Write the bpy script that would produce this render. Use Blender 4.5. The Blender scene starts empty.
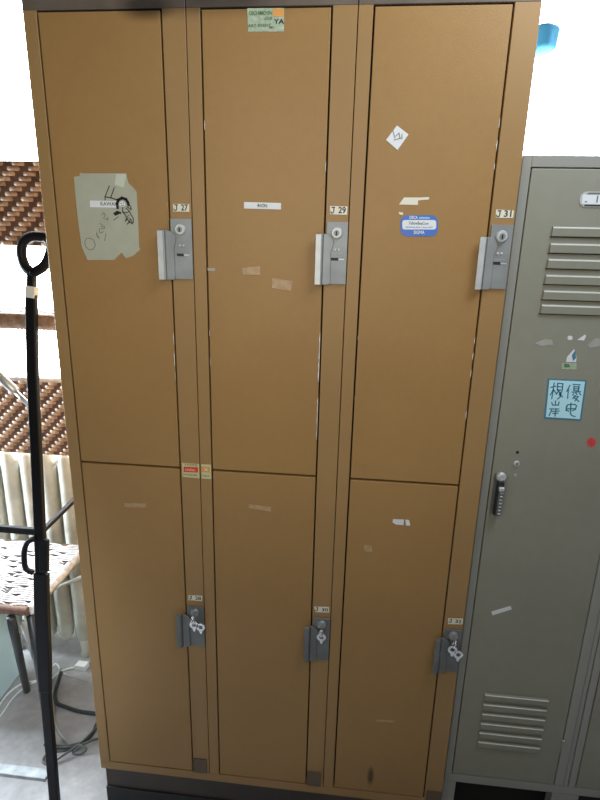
import bpy, math, random
from mathutils import Vector, Matrix
random.seed(7)
S = bpy.context.scene
COL = S.collection

# ------------------------------------------------------------------ camera
F_PX = 538.95
RM = Matrix(((0.9944758323586533, -0.05000597641109296, 0.09228879226502565),
             (0.1025280144913556, 0.2743796029279264, -0.9561400732850673),
             (0.022490555774018144, 0.9603203818623693, 0.2779908974781173)))
CAM = Vector((0.61925202, -1.06438309, 1.34450954))
cd = bpy.data.cameras.new('camera')
cd.sensor_fit = 'HORIZONTAL'; cd.sensor_width = 36.0; cd.lens = F_PX * 36.0 / 600.0
cd.clip_start = 0.01
cam = bpy.data.objects.new('camera', cd); COL.objects.link(cam)
cam.matrix_world = Matrix.Translation(CAM) @ RM.to_4x4()
S.camera = cam

def ray(px, py): return RM @ Vector(((px - 300) / F_PX, -(py - 400) / F_PX, -1.0))
def onY(px, py, y):
    """point of a photo measurement on the vertical plane at depth y"""
    d = ray(px, py); return CAM + d * ((y - CAM.y) / d.y)
def onZ(px, py, z):
    d = ray(px, py); return CAM + d * ((z - CAM.z) / d.z)

FLOOR = -0.17

# ------------------------------------------------------------------ materials
MATS = {}
def mat(name, col, rough=0.5, metal=0.0, spec=0.5, noise=None, bump=None, emit=None, fine=None, stains=None):
    """noise=(scale, amount) colour mottling; bump=(scale, strength, distance); stains=[((x,y,z), radius, darkness)]"""
    m = bpy.data.materials.new(name); m.use_nodes = True; nt = m.node_tree; N = nt.nodes; L = nt.links
    b = N['Principled BSDF']; b.inputs['Roughness'].default_value = rough; b.inputs['Metallic'].default_value = metal
    b.inputs['Specular IOR Level'].default_value = spec
    b.inputs['Base Color'].default_value = (*col, 1)
    tc = N.new('ShaderNodeTexCoord')
    out = None
    if noise:
        n = N.new('ShaderNodeTexNoise'); n.inputs['Scale'].default_value = noise[0]; n.inputs['Detail'].default_value = 5
        L.new(tc.outputs['Object'], n.inputs['Vector'])
        r = N.new('ShaderNodeValToRGB'); a = noise[1]
        r.color_ramp.elements[0].position = 0.3; r.color_ramp.elements[1].position = 0.7
        r.color_ramp.elements[0].color = (*[max(0, c * (1 - a)) for c in col], 1)
        c1 = noise[2] if len(noise) > 2 else [min(1, c * (1 + a)) for c in col]
        r.color_ramp.elements[1].color = (*c1, 1)
        L.new(n.outputs['Fac'], r.inputs['Fac']); out = r.outputs['Color']
    if fine:
        n2 = N.new('ShaderNodeTexNoise'); n2.inputs['Scale'].default_value = fine[0]; n2.inputs['Detail'].default_value = 3
        L.new(tc.outputs['Object'], n2.inputs['Vector'])
        mx = N.new('ShaderNodeMix'); mx.data_type = 'RGBA'; mx.blend_type = 'OVERLAY'; mx.inputs['Factor'].default_value = fine[1]
        if out: L.new(out, mx.inputs['A'])
        else: mx.inputs['A'].default_value = (*col, 1)
        L.new(n2.outputs['Fac'], mx.inputs['B']); out = mx.outputs['Result']
    for (p, rad, dark) in (stains or []):
        vs = N.new('ShaderNodeVectorMath'); vs.operation = 'SUBTRACT'; vs.inputs[1].default_value = p
        L.new(tc.outputs['Object'], vs.inputs[0])
        sc = N.new('ShaderNodeVectorMath'); sc.operation = 'DIVIDE'; sc.inputs[1].default_value = rad
        L.new(vs.outputs[0], sc.inputs[0])
        ln = N.new('ShaderNodeVectorMath'); ln.operation = 'LENGTH'; L.new(sc.outputs[0], ln.inputs[0])
        mr = N.new('ShaderNodeMapRange'); mr.interpolation_type = 'SMOOTHSTEP'
        mr.inputs['From Min'].default_value = 0.25; mr.inputs['From Max'].default_value = 1.0
        mr.inputs['To Min'].default_value = dark; mr.inputs['To Max'].default_value = 0
        L.new(ln.outputs['Value'], mr.inputs['Value'])
        mx = N.new('ShaderNodeMix'); mx.data_type = 'RGBA'
        L.new(mr.outputs['Result'], mx.inputs['Factor'])
        if out: L.new(out, mx.inputs['A'])
        else: mx.inputs['A'].default_value = (*col, 1)
        mx.inputs['B'].default_value = (0.012, 0.009, 0.008, 1); out = mx.outputs['Result']
    if out: L.new(out, b.inputs['Base Color'])
    if bump:
        n = N.new('ShaderNodeTexNoise'); n.inputs['Scale'].default_value = bump[0]; n.inputs['Detail'].default_value = 2
        L.new(tc.outputs['Object'], n.inputs['Vector'])
        bp = N.new('ShaderNodeBump'); bp.inputs['Strength'].default_value = bump[1]; bp.inputs['Distance'].default_value = bump[2]
        L.new(n.outputs['Fac'], bp.inputs['Height']); L.new(bp.outputs['Normal'], b.inputs['Normal'])
    if emit:
        b.inputs['Emission Color'].default_value = (*emit[0], 1); b.inputs['Emission Strength'].default_value = emit[1]
    MATS[name] = m; return m

top_smudge = tuple(onY(146, 6, 0)); top_dark_zone = tuple(onY(225, -6, 0)); low_stain = tuple(onY(370.5, 776, 0))  # second top spot is a broad darker zone along rail and door tops
BROWN = mat('brown_paint', (0.368, 0.210, 0.073), 0.45, spec=0.3, noise=(3.0, 0.06), bump=(420, 0.30, 0.0012), fine=(60, 0.05),
            stains=[(top_smudge, (0.07, 0.1, 0.03), 0.75), (top_dark_zone, (0.22, 0.1, 0.045), 0.45), (low_stain, (0.011, 0.1, 0.042), 0.72)])
BROWN_FRAME = mat('brown_frame_paint', (0.366, 0.217, 0.084), 0.45, spec=0.3, noise=(3.0, 0.06), bump=(300, 0.06, 0.001),
            stains=[(top_smudge, (0.07, 0.1, 0.03), 0.8), (top_dark_zone, (0.26, 0.1, 0.045), 0.75)])
BASE_K = mat('black_base', (0.016, 0.015, 0.016), 0.6, noise=(8, 0.3))
TOP_RAIL = mat('darkened_top_rail_paint', (0.15, 0.118, 0.09), 0.5, spec=0.3, noise=(12, 0.25), stains=[(top_smudge, (0.07, 0.1, 0.03), 0.8), (top_dark_zone, (0.12, 0.1, 0.045), 0.6)])  # whole top rail given a darker colour, smudge laid over it
BROWN_DARK = mat('brown_plinth_paint', (0.06, 0.045, 0.035), 0.5, noise=(8, 0.2))
PATCH_DARK = mat('dark_patch_paint', (0.13, 0.085, 0.045), 0.5, noise=(20, 0.15))
VOID = mat('dark_hollow', (0.012, 0.009, 0.006), 0.8)  # near-black colour stands in for shade inside gaps and hollows
SCUFF = mat('scuffed_paint', (0.47, 0.31, 0.16), 0.5, noise=(90, 0.15))
CHIP = mat('chipped_white', (0.85, 0.82, 0.75), 0.6)
STEEL = mat('satin_steel', (0.30, 0.315, 0.305), 0.5, metal=0.35, noise=(25, 0.12))
STEEL_LIGHT = mat('light_steel', (0.60, 0.61, 0.58), 0.45, metal=0.3, noise=(40, 0.1))  # lighter steel tone for lips, rims and rivets
STEEL_DARK = mat('dark_steel', (0.17, 0.175, 0.17), 0.42, metal=0.4, noise=(25, 0.15))
CHROME = mat('chrome', (0.85, 0.86, 0.86), 0.18, metal=1.0)
INK = mat('black_ink', (0.02, 0.022, 0.025), 0.6)
INK_SOFT = mat('grey_ink', (0.16, 0.17, 0.15), 0.7)
PAPER = mat('old_cream_paper', (0.44, 0.44, 0.33), 0.7, noise=(25, 0.07))
PAPER_TAPE = mat('pale_tape', (0.60, 0.62, 0.50), 0.4)
WHITE = mat('white_label', (0.78, 0.80, 0.78), 0.55)
IVORY = mat('ivory_label', (0.80, 0.76, 0.60), 0.55)
GREEN_ST = mat('green_sticker', (0.40, 0.52, 0.34), 0.5, noise=(140, 0.25, (0.55, 0.62, 0.45)))
ORANGE = mat('orange_print', (0.80, 0.36, 0.08), 0.5)
RED = mat('red_print', (0.80, 0.06, 0.05), 0.5)
YELLOW = mat('pale_yellow_print', (0.66, 0.62, 0.32), 0.5)
GREEN_INK = mat('green_print', (0.10, 0.22, 0.10), 0.6)
BLUE = mat('blue_sticker', (0.06, 0.17, 0.55), 0.4)
GREY = mat('grey_green_paint', (0.290, 0.282, 0.215), 0.5, spec=0.3, noise=(2.5, 0.06), bump=(250, 0.05, 0.001), fine=(40, 0.05))
GREY_FRAME = mat('grey_frame_paint', (0.32, 0.315, 0.265), 0.45, noise=(3, 0.06))
GREY_SCUFF = mat('grey_scuff', (0.40, 0.395, 0.34), 0.6, noise=(60, 0.1))
LOUVER_GLINT = mat('louver_highlight', (0.78, 0.78, 0.70), 0.45)  # highlight along louver tops, painted as a light tone
NOTE = mat('pale_blue_note', (0.55, 0.88, 0.95), 0.6)
NOTE_EDGE = mat('teal_print', (0.06, 0.22, 0.30), 0.6)
IRON = mat('black_iron', (0.006, 0.006, 0.008), 0.5, spec=0.22, bump=(60, 0.15, 0.002))
IRON_PALE = mat('pale_iron', (0.30, 0.32, 0.34), 0.4, noise=(30, 0.35))  # paler tone for the bottom rail of the stand
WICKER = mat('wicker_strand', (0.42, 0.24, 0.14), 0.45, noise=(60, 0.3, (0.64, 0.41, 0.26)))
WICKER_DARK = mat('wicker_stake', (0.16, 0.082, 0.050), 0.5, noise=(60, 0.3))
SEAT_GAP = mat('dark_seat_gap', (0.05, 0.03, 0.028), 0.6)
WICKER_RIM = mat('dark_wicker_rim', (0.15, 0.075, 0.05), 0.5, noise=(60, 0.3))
WICKER_GLARE = mat('wicker_glare_strand', (0.70, 0.62, 0.62), 0.32, noise=(50, 0.25, (0.86, 0.82, 0.84)))  # wicker paled so the window glare sits in its colour
LEG = mat('dark_chair_leg', (0.03, 0.032, 0.035), 0.4)
RAD = mat('cream_radiator_paint', (0.66, 0.63, 0.52), 0.5, noise=(9, 0.25, (0.80, 0.79, 0.70)))
PIPE = mat('white_pipe_paint', (0.85, 0.85, 0.82), 0.4)
SILVER = mat('silver_tube', (0.75, 0.77, 0.79), 0.28, metal=0.5)
BOXM = mat('pale_blue_plastic', (0.66, 0.86, 0.90), 0.4)
CABLE_W = mat('white_cable', (0.75, 0.77, 0.75), 0.45)
CABLE_G = mat('grey_cable', (0.40, 0.41, 0.39), 0.45)
CABLE_D = mat('dark_grey_cable', (0.11, 0.115, 0.11), 0.4)
CABLE_K = mat('dark_cable', (0.045, 0.055, 0.055), 0.4)
CLOTH_FLARE = mat('flare_blue_cloth', (0.06, 0.30, 0.50), 0.8, bump=(80, 0.4, 0.004))  # blue carries the flare that washes over a dark object
FLOORM = mat('worn_floor', (0.34, 0.325, 0.33), 0.55, noise=(5, 0.22), fine=(45, 0.25), bump=(30, 0.1, 0.004))
WALLM = mat('wall_paint', (0.72, 0.70, 0.65), 0.7, noise=(3, 0.05))
FRAMEM = mat('window_frame_paint', (0.85, 0.87, 0.88), 0.5)
PANE = mat('bright_frosted_pane', (0.9, 0.95, 1.0), 0.5, emit=((0.90, 0.97, 1.0), 13.0))

# ------------------------------------------------------------------ mesh building
class MB:
    def __init__(s): s.v = []; s.f = []; s.mi = []; s.sm = []; s.mats = []
    def _m(s, m):
        if m not in s.mats: s.mats.append(m)
        return s.mats.index(m)
    def add(s, vs, fs, m, smooth=False):
        o = len(s.v); s.v += [tuple(p) for p in vs]; k = s._m(m)
        for f in fs: s.f.append([i + o for i in f]); s.mi.append(k); s.sm.append(smooth)
    def box(s, x0, x1, y0, y1, z0, z1, m):
        s.add([(x0,y0,z0),(x1,y0,z0),(x1,y1,z0),(x0,y1,z0),(x0,y0,z1),(x1,y0,z1),(x1,y1,z1),(x0,y1,z1)],
              [(0,3,2,1),(4,5,6,7),(0,1,5,4),(1,2,6,5),(2,3,7,6),(3,0,4,7)], m)
    def prism_y(s, pts, y0, y1, m):
        """pts: (x,z) outline, counter-clockwise as seen from the camera (-y); y0 front"""
        a = sum(pts[i][0]*pts[(i+1)%len(pts)][1]-pts[(i+1)%len(pts)][0]*pts[i][1] for i in range(len(pts)))
        if a < 0: pts = pts[::-1]
        n = len(pts)
        s.add([(x,y0,z) for x,z in pts]+[(x,y1,z) for x,z in pts],
              [tuple(range(n)), tuple(reversed(range(n,2*n)))]+[(i,i+n,(i+1)%n+n,(i+1)%n) for i in range(n)], m)
    def prism_z(s, pts, z0, z1, m):
        a = sum(pts[i][0]*pts[(i+1)%len(pts)][1]-pts[(i+1)%len(pts)][0]*pts[i][1] for i in range(len(pts)))
        if a < 0: pts = pts[::-1]
        n = len(pts)
        s.add([(x,y,z0) for x,y in pts]+[(x,y,z1) for x,y in pts],
              [tuple(reversed(range(n))), tuple(range(n,2*n))]+[(i,(i+1)%n,(i+1)%n+n,i+n) for i in range(n)], m)
    def prism_x(s, pts, x0, x1, m):
        """pts: (y,z) outline"""
        a = sum(pts[i][0]*pts[(i+1)%len(pts)][1]-pts[(i+1)%len(pts)][0]*pts[i][1] for i in range(len(pts)))
        if a < 0: pts = pts[::-1]
        n = len(pts)
        s.add([(x0,y,z) for y,z in pts]+[(x1,y,z) for y,z in pts],
              [tuple(reversed(range(n))), tuple(range(n,2*n))]+[(i,(i+1)%n,(i+1)%n+n,i+n) for i in range(n)], m)
    def quadpx(s, c, yf, m, th=0.0004):
        """flat piece from four (or more) photo corners, lying on the plane y=yf"""
        P = [onY(x, y, yf) for x, y in c]
        s.prism_y([(p.x, p.z) for p in P], yf - th, yf, m)
    def tube(s, pts, r, m, seg=10, closed=False, flat=None):
        pts = [Vector(p) for p in pts]; n = len(pts)
        rs = r if isinstance(r, (list, tuple)) else [r]*n
        vs = []; up = None
        for i, p in enumerate(pts):
            if closed: t = pts[(i+1)%n]-pts[i-1]
            else: t = pts[min(i+1,n-1)]-pts[max(i-1,0)]
            t.normalize()
            if up is None:
                up = Vector((0,0,1)) if abs(t.z) < .9 else Vector((1,0,0))
            u = t.cross(up).normalized(); w = u.cross(t).normalized(); up = w
            for k in range(seg):
                a = 2*math.pi*k/seg
                vs.append(p + u*math.cos(a)*rs[i] + w*math.sin(a)*rs[i])
        fs = []
        for i in range(n if closed else n-1):
            for k in range(seg):
                a=i*seg+k; b=i*seg+(k+1)%seg; c=((i+1)%n)*seg+(k+1)%seg; d=((i+1)%n)*seg+k
                fs.append((a,b,c,d))
        if not closed:
            fs.append(tuple(reversed(range(seg)))); fs.append(tuple(range((n-1)*seg, n*seg)))
        s.add(vs, fs, m, True)
    def lathe_y(s, c, prof, m, seg=20):
        """profile of (radius, y offset) around the axis through c along y"""
        vs=[]; fs=[]
        for r, y in prof:
            for k in range(seg):
                a=2*math.pi*k/seg; vs.append((c[0]+r*math.cos(a), c[1]+y, c[2]+r*math.sin(a)))
        n=len(prof)
        for i in range(n-1):
            for k in range(seg):
                fs.append((i*seg+k, i*seg+(k+1)%seg, (i+1)*seg+(k+1)%seg, (i+1)*seg+k))
        fs.append(tuple(range((n-1)*seg, n*seg))); fs.append(tuple(reversed(range(seg))))
        s.add(vs, fs, m, False)
    def stroke(s, pts, w, yf, m):
        """pen stroke: thin ribbon through photo points on plane y=yf (w in metres)"""
        P = [onY(x, y, yf) for x, y in pts]; P = [Vector((p.x, p.z)) for p in P]
        for a, b in zip(P, P[1:]):
            d = b-a
            if d.length < 1e-6: continue
            d.normalize(); nrm = Vector((-d.y, d.x))*w/2; e = d*w*.35
            s.prism_y([tuple(a-nrm-e), tuple(b-nrm+e), tuple(b+nrm+e), tuple(a+nrm-e)], yf-0.00025, yf, m)
    def text(s, body, x, z, yf, size, m, align='CENTER', stretch=1.0, rot=0.0, width=None):
        cu = bpy.data.curves.new('t', 'FONT'); cu.body = body; cu.size = size; cu.align_x = align; cu.align_y = 'CENTER'
        cu.resolution_u = 3; cu.offset = size*0.022
        o = bpy.data.objects.new('t', cu); COL.objects.link(o)
        dg = bpy.context.evaluated_depsgraph_get(); me = o.evaluated_get(dg).to_mesh()
        vs = [v.co.copy() for v in me.vertices]; fs = [tuple(p.vertices) for p in me.polygons]
        o.evaluated_get(dg).to_mesh_clear(); bpy.data.objects.remove(o); bpy.data.curves.remove(cu)
        if not vs: return
        if width:
            w = max(v.x for v in vs)-min(v.x for v in vs); stretch = width/max(w,1e-6)
        c, sn = math.cos(rot), math.sin(rot)
        s.add([(x+v.x*stretch*c-v.y*sn, yf, z+v.x*stretch*sn+v.y*c) for v in vs], fs, m)
    def build(s, name, parent=None, bevel=0.0, seg=2, subsurf=0):
        me = bpy.data.meshes.new(name); me.from_pydata(s.v, [], s.f)
        for m in s.mats: me.materials.append(m)
        for p, k, q in zip(me.polygons, s.mi, s.sm): p.material_index = k; p.use_smooth = q
        me.update()
        o = bpy.data.objects.new(name, me); COL.objects.link(o)
        if parent is not None: adopt(o, parent)
        if bevel:
            b = o.modifiers.new('bevel', 'BEVEL'); b.width = bevel; b.segments = seg; b.limit_method = 'ANGLE'; b.angle_limit = math.radians(40)
        if subsurf:
            b = o.modifiers.new('sub', 'SUBSURF'); b.levels = subsurf; b.render_levels = subsurf
        return o

def world_of(o):
    m = Matrix.Identity(4); chain = []
    while o: chain.append(o); o = o.parent
    for q in reversed(chain): m = m @ (q.matrix_parent_inverse @ q.matrix_basis if q.parent else q.matrix_basis)
    return m
def adopt(o, parent):
    o.parent = parent; o.matrix_parent_inverse = world_of(parent).inverted()
def tag(o, label=None, cat=None, group=None, kind=None):
    if label: o['label'] = label
    if cat: o['category'] = cat
    if group: o['group'] = group
    if kind: o['kind'] = kind
    return o
def thing(name, loc, label, cat, group=None):
    o = bpy.data.objects.new(name, None); COL.objects.link(o); o.location = loc; o.empty_display_size = 0.05
    return tag(o, label, cat, group)

# ------------------------------------------------------------------ the setting
m = MB(); m.box(-3, 4, -3.5, 0.9, FLOOR-0.05, FLOOR, FLOORM); tag(m.build('floor'), kind='structure')
WY = 0.80
W1 = (-1.7, 0.02, 0.80, 2.45); W2 = (0.78, 2.7, 0.80, 2.45)
m = MB()
for x0, x1, z0, z1 in ((-3, W1[0], FLOOR, 2.7), (W1[1], W2[0], FLOOR, 2.7), (W2[1], 4, FLOOR, 2.7),
                       (W1[0], W1[1], FLOOR, 0.80), (W2[0], W2[1], FLOOR, 0.80), (W1[0], W1[1], 2.45, 2.7), (W2[0], W2[1], 2.45, 2.7)):
    m.box(x0, x1, WY, WY+0.1, z0, z1, WALLM)
tag(m.build('wall_back'), kind='structure')
for k, w in enumerate((W1, W2)):
    m = MB(); f = 0.035
    for x0, x1, z0, z1 in ((w[0], w[0]+f, w[2], w[3]), (w[1]-f, w[1], w[2], w[3]), (w[0]+f, w[1]-f, w[2], w[2]+f), (w[0]+f, w[1]-f, w[3]-f, w[3])):
        m.box(x0, x1, WY+0.02, WY+0.07, z0, z1, FRAMEM)
    wf = tag(m.build('window_%d' % (k+1)), kind='structure')
    m = MB(); m.box(w[0]+f, w[1]-f, WY+0.04, WY+0.05, w[2]+f, w[3]-f, PANE); m.build('pane', wf)

# ------------------------------------------------------------------ brown locker
PITCH, DL, DR, DH, DM = 0.3, 0.0271, 0.2555, 1.7338, 0.8667
TOP, BOT, DEPTH = 1.795, -0.027, 0.515
LK = thing('brown_locker', (0.45, 0.26, FLOOR), 'brown painted steel locker bank with six doors, taller than its grey neighbour', 'locker')
m = MB()
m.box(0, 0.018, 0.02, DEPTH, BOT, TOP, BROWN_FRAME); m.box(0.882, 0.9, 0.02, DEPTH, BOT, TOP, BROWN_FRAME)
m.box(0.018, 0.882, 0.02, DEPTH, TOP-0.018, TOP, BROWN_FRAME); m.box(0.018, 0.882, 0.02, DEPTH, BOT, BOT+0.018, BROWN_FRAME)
m.box(0.018, 0.882, DEPTH-0.01, DEPTH, BOT+0.018, TOP-0.018, BROWN_FRAME)
m.box(0.018, 0.882, 0.019, 0.024, BOT+0.018, TOP-0.018, VOID)
m.build('carcass', LK)
m = MB(); g = 0.0016
seam = 0.0008
for c in range(3):
    a = c*PITCH
    m.box(a+(seam if c else 0), a+DL-g, 0, 0.0195, 0.0-g, DH+g, BROWN_FRAME)
    m.box(a+DR+g, a+PITCH-(seam if c < 2 else 0), 0, 0.0195, 0.0-g, DH+g, BROWN_FRAME)
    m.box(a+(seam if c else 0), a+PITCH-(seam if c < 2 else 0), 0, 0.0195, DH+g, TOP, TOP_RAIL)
m.box(0, 0.9, 0, 0.0195, BOT, -g, BROWN_FRAME)
m.build('face_frame', LK, bevel=0.0008, seg=1)
m = MB(); m.box(0.0055, 0.8945, 0.014, DEPTH-0.01, -0.105, BOT, BROWN_DARK); m.build('plinth', LK)
m = MB(); m.box(0.004, 0.896, 0.010, DEPTH-0.008, FLOOR, -0.105, BASE_K); m.build('base_strip', LK)

def chips(m, x, spec, side):
    """worn paint along a door edge: spec = list of (py range, px at that edge)"""
    for (z0, z1, w) in spec:
        m.prism_y([(x-w*side, z0), (x, z0+0.002), (x, z1-0.001), (x-w*side*0.6, z1)], -0.0003, 0.0002, CHIP)

doors = {}
for c in range(3):
    for row in (1, 0):
        a = c*PITCH; x0, x1 = a+DL+g, a+DR-g
        z0, z1 = (DM+0.0015, DH-g) if row else (g, DM-0.0035)
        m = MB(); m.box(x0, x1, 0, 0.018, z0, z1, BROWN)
        o = m.build('door', LK, bevel=0.0012, seg=2)
        doors[c, row] = o
def door_marks(m_list, parent, name, label=None):
    pass
# paint chips at door edges, joined as a wear strip sub-part of each door
def zAt(px, py): return onY(px, py, 0).z
def wear(c, row, right, py_ranges, pxs):
    x = c*PITCH + (DR-g if right else DL+g); sgn = -1 if right else 1
    for (p0, p1, w) in py_ranges:
        za, zb = zAt(pxs, p1), zAt(pxs, p0); n = max(2, int((zb-za)/0.007))
        inner = [(x+sgn*w*(0.35+0.75*random.random())*(0.35 if k in (0, n) else 1), za+(zb-za)*k/n) for k in range(n+1)]
        m = MB(); m.prism_y([(x, za), (x, zb)]+inner[::-1], -0.0004, 0.0006, CHIP)
        tag(m.build('paint_chip', doors[c, row]), 'white chipped paint along door edge')
wear(0, 1, True, [(333, 345, .0016), (352, 366, .002), (372, 380, .0012)], 177)
wear(1, 1, True, [(160, 172, .001), (332, 382, .002), (398, 440, .0018)], 323)
wear(1, 1, False, [(120, 130, .0014), (330, 336, .001), (358, 366, .001)], 207)
wear(2, 1, True, [(118, 128, .0016), (140, 150, .0016), (163, 170, .001), (338, 344, .0015), (353, 360, .0016), (370, 378, .0016), (412, 420, .0016)], 482)
wear(2, 1, False, [(335, 340, .001), (396, 400, .0008)], 355)

def px_poly(name, parent, polys, yf=-0.0002, label=None, extra=None, split=True):
    groups = [[q] for q in polys] if split and extra is None else [polys]
    for gr in groups:
        m = MB()
        for pts, mt in gr: m.quadpx(pts, yf, mt)
        if extra: extra(m)
        o = m.build(name, parent)
        if label: o['label'] = label
    return o
YF = -0.0002; YT = -0.0008   # sticker plane, ink plane

# --- door 1 upper: torn paper with doodle
def c6(l): return [(60+x/6, 160+y/6) for x, y in l]
def doodle(m):
    S_ = lambda pts, w=0.0016, mt=INK: m.stroke(c6(pts), w, YT, mt)
    S_([(296,155),(270,222),(272,240)], .0016); S_([(326,165),(306,222)]); S_([(270,220),(310,228),(350,242)], .002)
    # hair: a thick black arc around a pale face
    S_([(346,288),(342,262),(350,240),(372,228),(396,236),(408,256),(412,272)], .0052)
    m.prism_y([(p.x, p.z) for p in [onY(*q, YT) for q in c6([(362+18*math.cos(t)+12, 264+17*math.sin(t)) for t in [k*math.pi/8 for k in range(16)]])]], YT-0.0002, YT, WHITE)
    yq = YT
    for pts in ([(366,258),(369,264)], [(380,256),(383,262)], [(368,273),(374,276),(381,272)]):
        P = [onY(*q, YT-0.0004) for q in c6(pts)]
        m.stroke(c6(pts), .0011, YT-0.0004, INK)
    S_([(326,322),(344,312),(362,318)], .0042); S_([(332,330),(350,322)], .003)
    S_([(378,284),(374,310),(392,330),(400,350),(392,368)]); S_([(396,288),(415,305),(424,325),(440,350),(440,376)])
    S_([(404,282),(428,298),(424,276)]); S_([(374,310),(396,318),(412,310)])
    S_([(350,340),(322,362)], .001); S_([(392,368),(404,352),(414,372),(424,354),(434,378)]); S_([(402,385),(420,372),(436,384)])
    S_([(414,330),(402,340),(418,352)], .001)
    # handwriting running up the sheet
    h = lambda pts: m.stroke(c6(pts), .0010, YT, INK_SOFT)
    h([(180,470),(160,470),(148,490),(154,520),(176,538),(200,535),(212,510),(202,480),(180,468)])
    h([(218,440),(236,470),(222,458),(222,432)]); h([(236,410),(240,440),(262,430)]); h([(244,402),(266,398),(268,410),(248,414)])
    h([(252,330),(262,315),(272,330),(262,350)]); h([(268,356),(290,348),(284,362)]); h([(268,485),(276,440)]); h([(238,380),(256,392)])
    m.text('KAWAI', onY(*c6([(288,264)])[0], YT).x, onY(*c6([(288,264)])[0], YT).z, YT-0.0003, 0.010, INK_SOFT, width=0.030)
px_poly('paper_sheet', doors[0,1], [
    (c6([(85,100),(118,96),(120,75),(140,80),(395,80),(412,140),(440,165),(460,190),(470,380),(475,520),(482,537),(440,575),(395,590),(370,556),(325,600),(165,600),(130,520),(105,330),(90,180)]), PAPER)],
    YF, 'torn cream paper sheet with a pen doodle',
    lambda m: (m.quadpx(c6([(338,84),(398,84),(382,165),(326,148)]), YF-0.0004, PAPER_TAPE), m.quadpx(c6([(180,243),(342,246),(342,286),(180,283)]), YF-0.0004, WHITE), doodle(m)))

# --- door 2 upper
def txt(m, body, px, py, size, mt=INK, width=None, y=YT-0.0003, rot=0.0):
    p = onY(px, py, y); m.text(body, p.x, p.z, y, size, mt, width=width, rot=rot)
px_poly('name_label', doors[1,1], [([(244,202),(281,203),(281,209.5),(244,208.5)], WHITE)], YF, 'white name label strip',
        lambda m: txt(m, '\u2605ION', 262, 205.8, 0.0085, INK_SOFT, width=0.02))
def gsticker(m):
    m.quadpx([(273,8.6),(283.5,8.6),(283.6,16.5),(273,16.5)], YF-0.0004, ORANGE)
    txt(m, 'OK24MO?IN', 260.5, 13.2, 0.0085, GREEN_INK, width=0.041)
    txt(m, 'CLUB', 268.5, 18.3, 0.006, GREEN_INK, width=0.013)
    txt(m, 'YA', 279, 21.6, 0.0105, INK, width=0.018)
    txt(m, 'ART-EVENT', 259.5, 25.6, 0.006, GREEN_INK, width=0.04); txt(m, 'www', 271, 27, 0.006, INK, width=0.006)
px_poly('advert_sticker', doors[1,1], [([(247.3,8.3),(284,8),(284,31.5),(248,31.8)], GREEN_ST)], YF, 'pale green printed advert sticker', gsticker)
px_poly('tape_residue', doors[1,1], [([(272,278),(292,281),(291,291),(272,288)], SCUFF), ([(242,268),(260,266),(260,275),(243,275)], SCUFF), ([(207,268),(215,268),(215,271),(208,271)], GREY_SCUFF)], YF, 'faint tape residue patch')
# --- door 3 upper
def diamond(m):
    for pts in ([(393,131),(395,138)], [(396,136),(399,133),(400,138)], [(394,140),(401,138)], [(402,134),(402,139)]):
        m.stroke(pts, .0012, YT, INK_SOFT)
px_poly('square_sticker', doors[2,1], [([(397,125.5),(408.5,134.5),(397.5,150),(386,140)], WHITE)], YF, 'small white square sticker turned on its corner', diamond)
px_poly('torn_sticker', doors[2,1], [([(399,204.5),(404,197.5),(420,197.5),(429,197),(429,199.5),(418,200.5),(418,205)], IVORY), ([(398.5,212),(403,212.5),(403,215),(399.5,214.5)], IVORY)], YF, 'torn remains of an ivory sticker')
def rrect(x0, y0, x1, y1, r, n=5):
    out = []
    for cx, cy, a0 in ((x1-r, y0+r, -90), (x1-r, y1-r, 0), (x0+r, y1-r, 90), (x0+r, y0+r, 180)):
        for k in range(n+1):
            a = math.radians(a0+90*k/n); out.append((cx+r*math.cos(a), cy+r*math.sin(a)))
    return out
def bsticker(m):
    m.quadpx(rrect(402.3, 220, 436.2, 229.5, 2.5), YF-0.0004, WHITE)
    txt(m, 'DECA', 413.5, 217.6, 0.0075, WHITE, width=0.015); txt(m, 'selection', 424.5, 217.8, 0.0055, NOTE, width=0.019)
    txt(m, 'YellowBeeCow', 418.6, 223.4, 0.0075, INK_SOFT, width=0.037)
    txt(m, 'refreshing drink \u2022 since 1977', 419, 227.3, 0.0035, BLUE, width=0.05)
    txt(m, 'SIGMA', 419, 232.5, 0.0085, WHITE, width=0.020)
px_poly('blue_sticker', doors[2,1], [(rrect(400.5, 215.2, 438, 236.3, 7), BLUE)], YF, 'rounded blue and white printed sticker', bsticker)
# --- lower doors
px_poly('tape_residue', doors[0,0], [([(124,503),(146,503.5),(146,507.5),(125,507)], SCUFF)], YF)
px_poly('tape_residue', doors[1,0], [([(249,504),(271,507),(271,511.5),(249,508)], SCUFF)], YF)
px_poly('sticker_scrap', doors[2,0], [([(393,519),(404,519.5),(403.5,525),(396,524.5),(392.5,522.5)], WHITE), ([(405.5,519.5),(409,520),(410.5,525.5),(406,525.5)], WHITE)], YF, 'scrap of a white sticker')
px_poly('scratch', doors[2,0], [([(376,719.5),(395,720.5),(394,722.3),(384,721.8),(375.5,721.6)], SCUFF), ([(364,545),(372,545.5),(372,552),(364.5,551)], SCUFF)], YF, 'pale scratch')
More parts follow.
